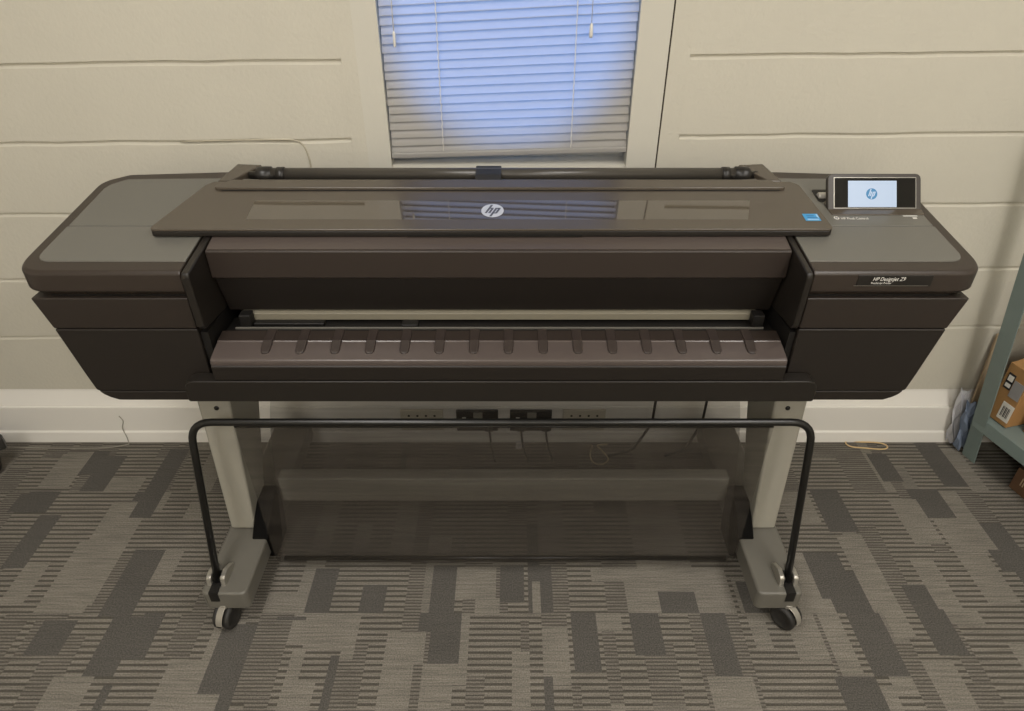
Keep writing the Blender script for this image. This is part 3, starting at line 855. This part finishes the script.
# ------------------------------------------------------------------ sockets on the trunking
def at_y(px, py, Y):
    a = math.tan(CT+math.atan((py-355.5)/CF)); d = Y*math.cos(CT)+a*Y*math.sin(CT); return (px-512)/CF*d, CH-a*Y
TY0 = 1.622
SG = 'sockets on the wall trunking'
for px0, px1, lab in ((400, 443, 'ivory socket with four holes, nearest the left leg'), (563, 606, 'ivory socket with four holes, nearest the right leg')):
    x0, zt = at_y(px0, 408.5, TY0); x1, _ = at_y(px1, 408.5, TY0)
    bm = bmesh.new(); box(bm, x0, x1, TY0-.010, TY0, zt-.080, zt)
    so = obj('wall_socket', bm, M['socket_white'], bevel=.003); tag(so, lab+' under the printer', 'socket', SG)
    bm = bmesh.new()
    for k in range(4):
        cxk = x0+(x1-x0)*(.20+.20*k)
        lathe(bm, (cxk, TY0-.009, zt-.021), (0, -1, 0), [(0, .0036), (.0014, .0036)], 12)
    obj('socket_hole', bm, M['hole'], so)
for px0, px1, lab in ((456, 498, 'black data socket plate left of centre beneath the printer'), (510, 552, 'black data socket plate right of centre beneath the printer')):
    x0, zt = at_y(px0, 409, TY0); x1, _ = at_y(px1, 409, TY0)
    bm = bmesh.new(); box(bm, x0, x1, TY0-.010, TY0, zt-.080, zt)
    so = obj('data_socket', bm, M['socket_black'], bevel=.003); tag(so, lab, 'socket', SG)
    bm = bmesh.new(); xm = x0+(x1-x0)*.52
    box(bm, xm-.014, xm+.014, TY0-.0115, TY0-.009, zt-.028, zt-.006); obj('data_insert', bm, M['data_grey'], so, bevel=.001)
    bm = bmesh.new(); box(bm, x0+.018, x0+.030, TY0-.0115, TY0-.009, zt-.028, zt-.024); obj('port_mark', bm, M['ink'], so)
# plugs hanging below the data plates, with their leads
for px, lab in ((489, 'black plug below the left data plate'), (521, 'black plug between the two data plates'), (546, 'black plug below the right data plate')):
    x, z = at_y(px, 425, 1.60)
    t = empty('mains_plug', (x, 1.60, z), lab+', under the printer', 'plug', 'plugs on the trunking')
    bm = bmesh.new(); box(bm, x-.013, x+.013, 1.592, 1.6115, z-.022, z+.014); obj('plug_body', bm, M['cable_black'], t, bevel=.004)
    bm = bmesh.new(); tube(bm, bez([(x, 1.600, z-.018), (x+.003, 1.597, z-.05), (x+.006, 1.585, .012), (x+.01, 1.57, .0065), (x+.02, 1.52, .005)], 6), .003, 8); obj('lead', bm, M['cable_black'], t)
for px, sw, lab in ((655, -.06, 'black cable dropping behind the printer, left of the other'), (706, -.05, 'black cable dropping behind the printer nearest the right leg')):
    x, z = at_y(px, 410, 1.58)
    bm = bmesh.new(); tube(bm, bez([(x+.004, 1.585, .60), (x, 1.588, z+.02), (x-.002, 1.590, z-.05), (x+sw*.4, 1.585, .05), (x+sw, 1.57, .0055), (x+sw*2.2, 1.545, .005)], 8), .0042, 8)
    tag(obj('power_cable', bm, M['cable_black']), lab, 'cable', 'black cables behind the printer')
cx_, cy_ = floor_at(600, 452)
bm = bmesh.new()
fp = [floor_at(*q) for q in ((589, 437), (592, 447), (590, 456), (594, 464), (603, 465), (608, 460), (602, 452), (597, 447), (602, 440), (606, 437))]
tube(bm, bez([(a_, min(b_, 1.595), .003+.0012*i*.3) for i, (a_, b_) in enumerate(fp)], 6), .0022, 6)
tag(obj('looped_cord', bm, M['cord_cream']), 'thin cream cord looped on the carpet behind the mesh bin', 'cord')
bm = bmesh.new(); xx, yy = floor_at(520, 446)
ext_z(bm, [(xx-.014, yy-.012), (xx-.002, yy-.016), (xx+.013, yy-.006), (xx+.011, yy+.011), (xx-.006, yy+.013), (xx-.012, yy+.004)], .0005, lambda x, y: .009+.006*math.sin(x*300+y*200))
tag(obj('paper_scrap', bm, M['paper']), 'small white scrap on the carpet below the data sockets', 'scrap')
# rubber band
bm = bmesh.new(); ring_pts = []
bc = floor_at(864.5, 445.5)
for k in range(33):
    t = 2*math.pi*k/32; ring_pts.append((bc[0]+.062*math.cos(t)+.006*math.cos(2*t), bc[1]+.017*math.sin(t)-.10*.062*math.cos(t)+.003*math.sin(3*t), .0022+.001*math.sin(2*t)))
tube(bm, ring_pts, .0022, 6)
tag(obj('rubber_band', bm, M['band']), 'stretched tan rubber band lying on the carpet right of the printer', 'rubber band')
# thin strings at the left skirting
bm = bmesh.new()
a0 = at_y(119, 416, 1.6205); a1 = at_y(122.5, 428, 1.6195)
tube(bm, bez([(a0[0], 1.6205, a0[1]), (a0[0]+.006, 1.6205, a0[1]-.02), (a1[0], 1.6195, a1[1]), (a1[0]+.008, 1.611, .02), (a1[0]+.014, 1.600, .003)], 5), .0013, 6)
p = floor_at(0, 448); p2 = floor_at(130, 449); 
tube(bm, bez([(a1[0]+.014, 1.600, .003), (a1[0]-.05, 1.585, .002), (a1[0]-.2, 1.583, .002), (a1[0]-.37, 1.588, .002)], 5), .0013, 6)
tag(obj('loose_thread', bm, M['string']), 'thin grey thread hanging down the white trunking left of the printer', 'thread')
# painted-over wire on the wall
bm = bmesh.new()
pts = [at_y(px, py, WY-.002) for px, py in ((180, 141.5), (240, 140.2), (280, 139.8), (295, 140.5), (303, 145), (308, 155), (311, 168), (313, 190))]
tube(bm, bez([(x, WY-.0015, z) for x, z in pts], 6), .0019, 6)
tag(obj('wall_wire', bm, M['wire_paint']), 'thin painted-over wire on the block wall left of the window', 'wire')

# ------------------------------------------------------------------ shelving unit at the right
SU = Vector((.26, -.966, 0)); SV = Vector((.966, .26, 0))         # towards the viewer, to the right
S0 = Vector((1.385, 1.560, 0))
def sp(u, v, z): return S0+SU*u+SV*v+Vector((0, 0, z))
sh = empty('shelving_unit', S0+SU*.4+SV*.16, 'grey green steel shelving unit with slanting posts right of the printer', 'shelving')
def post(u, v, su, sv):
    bm = bmesh.new()
    lean = -.150
    for a, b in (((0, .046), (0, .004)), ((0, .004), (0, .046))):
        q = [(a[0], b[0]), (a[1], b[0]), (a[1], b[1]), (a[0], b[1])]
        lo = [sp(u+su*x, v+sv*y, 0) for x, y in q]; hi = [sp(u+su*x, v+sv*y, 1.05)+Vector((lean*sv if True else 0, 0, 0)) for x, y in q]
        hull(bm, lo, hi)
    return obj('upright_post', bm, M['shelf'], sh, bevel=.001)
post(0, 0, 1, 1); post(.80, 0, -1, 1); post(0, .34, 1, -1); post(.80, .34, -1, -1)
def shelf(z, ins):
    bm = bmesh.new()
    for q, z0, z1 in (([(0, ins), (.8, ins), (.8, .34-ins), (0, .34-ins)], z-.006, z), ):
        hull(bm, [sp(u, v, z0) for u, v in q], [sp(u, v, z1) for u, v in q])
    for q in ([(0, ins-.003), (.8, ins-.003), (.8, ins+.003), (0, ins+.003)], [(0, .337-ins), (.8, .337-ins), (.8, .343-ins), (0, .343-ins)],
              [(0, ins), (.004, ins), (.004, .34-ins), (0, .34-ins)], [(.796, ins), (.8, ins), (.8, .34-ins), (.796, .34-ins)]):
        hull(bm, [sp(u, v, z-.040) for u, v in q], [sp(u, v, z+.001) for u, v in q])
    return obj('shelf_board', bm, M['shelf'], sh, bevel=.0015)
shelf(.158, -.016); shelf(.60, .0)
def carton(name, u0, u1, v0, v1, z0, h, m, label, group=None, flaps=False):
    t = empty(name, sp((u0+u1)/2, (v0+v1)/2, z0), label, 'box', group)
    bm = bmesh.new(); hull(bm, [sp(u, v, z0) for u, v in ((u0, v0), (u1, v0), (u1, v1), (u0, v1))], [sp(u, v, z0+h) for u, v in ((u0, v0), (u1, v0), (u1, v1), (u0, v1))])
    obj('carton', bm, m, t, bevel=.002)
    return t
def on_side(u0, u1, v, z0, z1, off=.0012):          # thin print on a carton's face towards the aisle
    return [sp(u, v-off, z) for u, z in ((u0, z0), (u1, z0), (u1, z1), (u0, z1))], [sp(u, v+.0004, z) for u, z in ((u0, z0), (u1, z0), (u1, z1), (u0, z1))]
t = carton('cardboard_box', .004, .074, .008, .19, .161, .185, M['card'], 'brown cardboard box with a barcode label on the steel shelf')
bm = bmesh.new(); hull(bm, *on_side(.036, .072, .008, .176, .232)); obj('barcode_label', bm, M['label'], t)
bm = bmesh.new()
for k, ww in enumerate((.003, .0015, .0035, .002, .003, .0015)):
    uu = .042+k*.0042; hull(bm, *on_side(uu, uu+ww*.8, .008, .187, .220, .0016))
obj('barcode', bm, M['label_ink'], t, bevel=0)['kind'] = 'stuff'
bm = bmesh.new(); hull(bm, *on_side(.038, .070, .008, .252, .305)); obj('address_label', bm, M['label_grey'], t)
bm = bmesh.new(); hull(bm, *on_side(.014, .036, .008, .268, .318)); obj('warning_label', bm, M['label_ink'], t)
bm = bmesh.new(); hull(bm, *on_side(.017, .033, .008, .294, .312, .0016)); hull(bm, *on_side(.017, .033, .008, .274, .286, .0016)); obj('label_print', bm, M['label'], t)
bm = bmesh.new()                                   # raised top flap
hull(bm, [sp(.008, .010, .346), sp(.072, .010, .346), sp(.072, .014, .346), sp(.008, .014, .346)], [sp(.018, .09, .376), sp(.076, .10, .366), sp(.076, .104, .366), sp(.018, .094, .376)])
obj('flap', bm, M['card'], t)
t = carton('cardboard_box', .098, .30, .045, .22, .161, .10, M['card_orange'], 'orange brown cardboard box in front of the labelled one on the shelf')
bm = bmesh.new(); hull(bm, [sp(.097, .11, .2612), sp(.301, .11, .2612), sp(.301, .15, .2612), sp(.097, .15, .2612)], [sp(.097, .11, .262), sp(.301, .11, .262), sp(.301, .15, .262), sp(.097, .15, .262)])
obj('tape', bm, M['tape'], t)
t = carton('cardboard_box', .055, .20, .225, .285, .161, .27, M['card_dark'], 'dark brown tall box at the back of the shelf behind the labelled one')
bm = bmesh.new(); hull(bm, [sp(.054, .245, .4312), sp(.201, .245, .4312), sp(.201, .265, .4312), sp(.054, .265, .4312)], [sp(.054, .245, .432), sp(.201, .245, .432), sp(.201, .265, .432), sp(.054, .265, .432)])
obj('tape', bm, M['tape'], t)
t = carton('storage_carton', .15, .52, .02, .29, .001, .075, M['card_dark'], 'dark carton with pale printing on the floor beneath the shelf')
bm = bmesh.new()
for k in range(7):
    uu = .175+k*.016; hh = (.026, .022, .028, .020, .026, .024, .022)[k]
    hull(bm, *on_side(uu, uu+.003, .02, .030, .030+hh)); hull(bm, *on_side(uu, uu+.010, .02, .030+hh-.004, .030+hh)); hull(bm, *on_side(uu+.007, uu+.010, .02, .030, .030+hh*.7))
obj('faded_print', bm, M['card_pale'], t)
bm = bmesh.new()
hull(bm, [Vector((1.385, 1.596, .02)), Vector((1.44, 1.598, .02)), Vector((1.44, 1.606, .02)), Vector((1.385, 1.604, .02))],
     [Vector((1.385, 1.634, .385)), Vector((1.44, 1.636, .405)), Vector((1.44, 1.644, .405)), Vector((1.385, 1.642, .385))])
tag(obj('leaning_board', bm, M['card_pale'], bevel=.001), 'pale tan cardboard sheet leaning on the wall behind the steel post', 'board')
for i, (px, py, w_, h_, rz, mm, lab) in enumerate(((970, 396, .045, .10, .5, 'paper', 'crumpled white paper standing against the trunking behind the steel post'),
                                                  (973, 396, .04, .09, -.3, 'paper_blue', 'blue grey paper wedged between white paper and steel post'))):
    x, z = at_y(px, py, 1.598); bm = bmesh.new(); g = []
    for a in range(6):
        row = []
        for b in range(6):
            uu, vv = (a/5-.5)*w_, (b/5-.5)*h_*2
            row.append((x+uu*math.cos(rz)-vv*.15, 1.604-.03*i+.008*math.sin(a*1.7+b*2.3+i), h_+.012+vv+.008*math.sin(a*2.1+i)))
        g.append(row)
    f = [[bm.verts.new(q) for q in r] for r in g]; bk = [[bm.verts.new((q[0], q[1]+.0012, q[2])) for q in r] for r in g]
    for a in range(5):
        for b in range(5):
            bm.faces.new((f[a][b], f[a+1][b], f[a+1][b+1], f[a][b+1])); bm.faces.new((bk[a][b], bk[a][b+1], bk[a+1][b+1], bk[a+1][b]))
    lo = [f[a][0] for a in range(6)]; 
    tag(obj('loose_paper', bm, M[mm]), lab, 'paper')

# ------------------------------------------------------------------ office chair, its foot just in view at the left
cc = Vector((-1.770, 1.305, 0))
ch = empty('office_chair', cc, 'black office chair, only one foot of it at the left edge', 'chair')
bm = bmesh.new(); lathe(bm, cc+Vector((0, 0, .05)), (0, 0, 1), [(0, .045), (.07, .04), (.075, .026), (.34, .026), (.345, .06), (.37, .06)], 24)
obj('gas_column', bm, M['chair_black'], ch)
for k in range(5):
    a = R(37+72*k); d = Vector((math.cos(a), math.sin(a), 0)); n_ = Vector((-d.y, d.x, 0))
    bm = bmesh.new()
    A = cc+d*.03; B = cc+d*.345
    ra = [A+n_*.028+Vector((0, 0, .100)), A-n_*.028+Vector((0, 0, .100)), A-n_*.020+Vector((0, 0, .150)), A+n_*.020+Vector((0, 0, .150))]
    rb = [B+n_*.022+Vector((0, 0, .078)), B-n_*.022+Vector((0, 0, .078)), B-n_*.014+Vector((0, 0, .114)), B+n_*.014+Vector((0, 0, .114))]
    hull(bm, ra, rb); lg = obj('base_leg', bm, M['chair_black'], ch, bevel=.005)
    bm = bmesh.new()
    Q = cc+d*.275
    for s in (-1, 1): lathe(bm, Q+n_*(s*.006)+Vector((0, 0, .0405)), n_*s, [(0, .040), (.014, .040), (.017, .030)], 20)
    obj('wheel', bm, M['rubber'], lg)
bm = bmesh.new(); ext_z(bm, rounded([(cc.x-.23, cc.y-.22), (cc.x+.21, cc.y-.22), (cc.x+.21, cc.y+.20), (cc.x-.23, cc.y+.20)], .08, 6), .42, .49)
obj('seat', bm, M['chair_cloth'], ch, bevel=.02, seg=3)
bm = bmesh.new(); ext_x(bm, rounded([(cc.y-.2, .56), (cc.y+.2, .56), (cc.y+.19, 1.0), (cc.y-.19, 1.0)], .08, 6), cc.x-.30, cc.x-.245)
obj('backrest', bm, M['chair_cloth'], ch, bevel=.02, seg=3)
bm = bmesh.new(); tube(bm, bez([(cc.x-.05, cc.y, .405), (cc.x-.25, cc.y, .41), (cc.x-.315, cc.y, .48), (cc.x-.31, cc.y, .75)], 6), .016, 10)
obj('back_bar', bm, M['chair_black'], ch)

# ------------------------------------------------------------------ lamps
def area(name, loc, sx, sy, power, col=(1, .90, .76), target=None):
    l = bpy.data.lights.new(name, 'AREA'); l.shape = 'RECTANGLE'; l.size = sx; l.size_y = sy; l.energy = power; l.color = col
    o = bpy.data.objects.new(name, l); COL.objects.link(o); o.location = loc
    if target is not None:
        o.rotation_euler = (Vector(target)-Vector(loc)).to_track_quat('-Z', 'Y').to_euler()
    return o
WARM = (1, .962, .918)
area('ceiling_lamp_a', (-.75, .25, ZC-.01), .6, 1.2, 23, WARM)
area('ceiling_lamp_b', (1.25, .25, ZC-.01), .6, 1.2, 23, WARM)
area('ceiling_lamp_c', (-.75, -1.8, ZC-.01), .6, 1.2, 40, WARM)
area('ceiling_lamp_d', (1.30, -1.8, ZC-.01), .6, 1.2, 40, WARM)
# daylight from beyond the window
sl_ = bpy.data.lights.new('daylight_beam', 'SPOT'); sl_.energy = 520; sl_.color = (.12, .38, 1.0)
sl_.spot_size = R(13.4); sl_.spot_blend = .28; sl_.shadow_soft_size = .05
so = bpy.data.objects.new('daylight_beam', sl_); COL.objects.link(so); so.location = (.10, 4.2, 1.62)
so.rotation_euler = (Vector((.0, 1.67, 1.215))-so.location).to_track_quat('-Z', 'Y').to_euler()
w = bpy.data.worlds.new('outdoors'); scn.world = w; w.use_nodes = True
bg = w.node_tree.nodes['Background']; bg.inputs['Color'].default_value = (.35, .5, .9, 1); bg.inputs['Strength'].default_value = .05

# ------------------------------------------------------------------ camera and view
cam = bpy.data.cameras.new('camera'); cam.sensor_width = 36; cam.lens = CF/1024*36; cam.clip_start = .05
co = bpy.data.objects.new('camera', cam); COL.objects.link(co)
co.location = (0, 0, CH); co.rotation_euler = (R(90)-CT, 0, 0)
scn.camera = co
scn.cycles.transparent_max_bounces = 24
vs = scn.view_settings
vs.view_transform = 'Standard'; vs.look = 'None'; vs.gamma = 1; vs.use_curve_mapping = False; vs.exposure = 0
